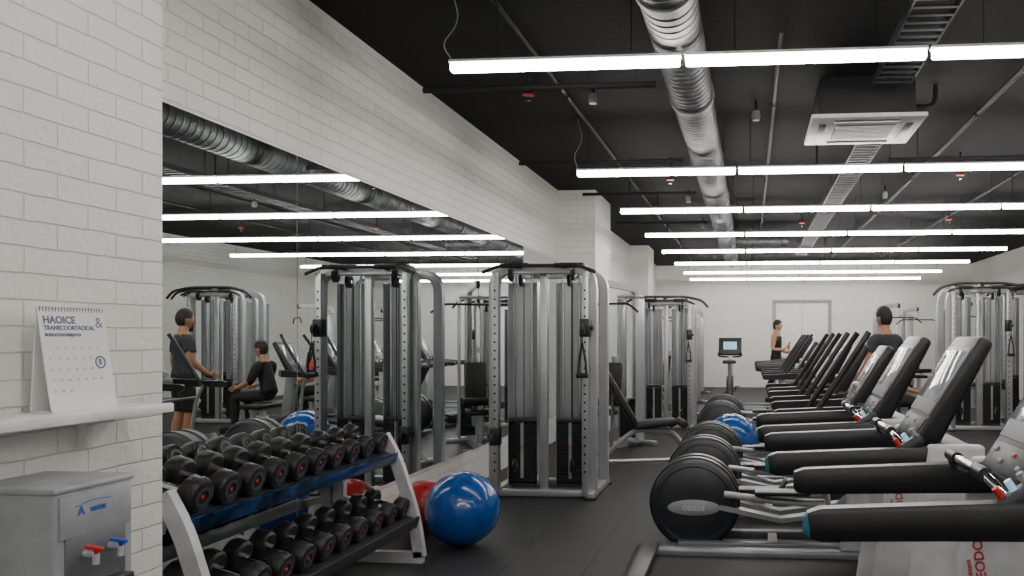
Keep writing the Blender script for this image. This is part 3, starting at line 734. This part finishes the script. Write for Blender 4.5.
def stand(stride=.0, armr=None, arml=None, lean=0, k_=1.0):
    J = dict(pelvis=((0, 0, .97), .13*k_), waist=((.005, 0, 1.10), .118*k_), chest=((.0+lean, 0, 1.28), .142*k_), upper=((lean, 0, 1.40), .105*k_), neck=((lean+.005, 0, 1.51), .055), head=((lean+.02, 0, 1.62), .05))
    for s_, k in (('l', 1), ('r', -1)):
        J['sh_'+s_] = ((lean, k*.18, 1.42), .068)
        J['hip_'+s_] = ((0, k*.09, .90), .10)
        f = stride*k
        J['knee_'+s_] = ((f*.5+.03, k*.095, .51), .066); J['calf_'+s_] = ((f*.75-.01, k*.097, .36), .060)
        J['ankle_'+s_] = ((f, k*.1, .09), .038); J['toe_'+s_] = ((f+.13, k*.115, .04), .03)
        a = armr if s_ == 'r' else arml
        if a is None: a = [(-.02+lean, k*.24, 1.14), (.04+lean, k*.25, .90), (.06+lean, k*.25, .83)]
        J['elbow_'+s_] = (a[0], .046); J['wrist_'+s_] = (a[1], .031); J['palm_'+s_] = (a[2], .035)
    return J
torso = lambda ymax, z0, z1: (lambda c: z0 < c.z < z1 and abs(c.y) < ymax and abs(c.x) < .19)
legs = lambda z0, z1: (lambda c: z0 < c.z < z1 and abs(c.y) < .205)
J = stand(.15, armr=[(.0, -.23, 1.15), (.23, -.21, 1.15), (.30, -.18, 1.18)], arml=[(-.04, .23, 1.16), (.18, .21, 1.08), (.25, .18, 1.09)], lean=.02)
PP = (.56, 17.6, 0)
p1 = person('person in black tank top and leggings walking with a phone', PP, -.35, J, BASE_E, SKIN,
       [('tank_top', CLB, torso(.155, .98, 1.43), .008), ('leggings', CLB, legs(.26, 1.02), .006)], hc=(.045, 0, 1.665))
pw = Matrix.Translation(PP) @ Matrix.Rotation(-.35, 4, 'Z') @ Vector((.345, -.165, 1.245))
ph = B().box((0, 0, 0), (.010, .07, .14), rot=(0, .4, 0), bev=.003).done('phone', BLK, loc=pw); ph.rotation_euler = (0, 0, -.35)
tag(ph, 'dark mobile phone held in the hand of a walking person', 'phone')
J = stand(.04, arml=[(.02, .25, 1.15), (.2, .22, 1.0), (.26, .2, .98)])
p2 = person('person in dark grey T-shirt and black shorts standing', (1.50, 9.05, 0), math.radians(125), J, BASE_E, SKIN2,
       [('t_shirt', CLG, lambda c: .93 < c.z < 1.475 and ((abs(c.y) < .19 and abs(c.x) < .19) or c.z > 1.27), .011), ('shorts', CLB, legs(.55, 1.02), .014)], hc=(.03, 0, 1.665))
p2.scale = (.98, .98, .98)
def seated():
    J = dict(pelvis=((-.02, 0, .56), .125), waist=((-.0, 0, .68), .118), chest=((.05, 0, .86), .14), upper=((.07, 0, .98), .105), neck=((.09, 0, 1.09), .055), head=((.12, 0, 1.19), .05))
    for s_, k in (('l', 1), ('r', -1)):
        J['sh_'+s_] = ((.07, k*.18, 1.0), .068); J['hip_'+s_] = ((.04, k*.10, .55), .10)
        J['knee_'+s_] = ((.45, k*.16, .53), .068); J['calf_'+s_] = ((.43, k*.16, .38), .058)
        J['ankle_'+s_] = ((.44, k*.17, .09), .038); J['toe_'+s_] = ((.57, k*.18, .04), .03)
        J['elbow_'+s_] = ((.16, k*.24, .76), .046); J['wrist_'+s_] = ((.38, k*.17, .68), .031); J['palm_'+s_] = ((.45, k*.15, .66), .035)
    return J
for (x, y, g, lb) in ((1.85, 11.35, CLB, 'person in black T-shirt sitting on a flat bench'), (1.85, 12.9, CLR, 'person in red T-shirt sitting on a flat bench')):
    person(lb, (x, y, 0), 0, seated(), BASE_E, SKIN2,
        [('t_shirt', g, lambda c: c.z > .60 and c.z < 1.05 and (c.x < .17) and not (c.z < .72 and abs(c.y) > .17), .010), ('leggings', CLB, lambda c: c.z > .14 and ((c.z < .62 and abs(c.y) < .26 and c.x < .6)), .007)], hc=(.14, 0, 1.24))

# ------------------------------------------------------------------ world & camera
w = bpy.data.worlds.new('w'); bpy.context.scene.world = w; w.use_nodes = True
w.node_tree.nodes['Background'].inputs[0].default_value = (.5, .55, .6, 1); w.node_tree.nodes['Background'].inputs[1].default_value = .3
cd = bpy.data.cameras.new('camera'); co = bpy.data.objects.new('camera', cd); C.objects.link(co)
co.location = (0, 0, H); co.rotation_euler = (math.radians(90), 0, math.radians(4.8))
cd.sensor_width = 36; cd.lens = 36*800/1024; cd.shift_x = (512-683)/1024; cd.shift_y = 49/1024
cd.clip_start = .05; cd.clip_end = 100
bpy.context.scene.camera = co
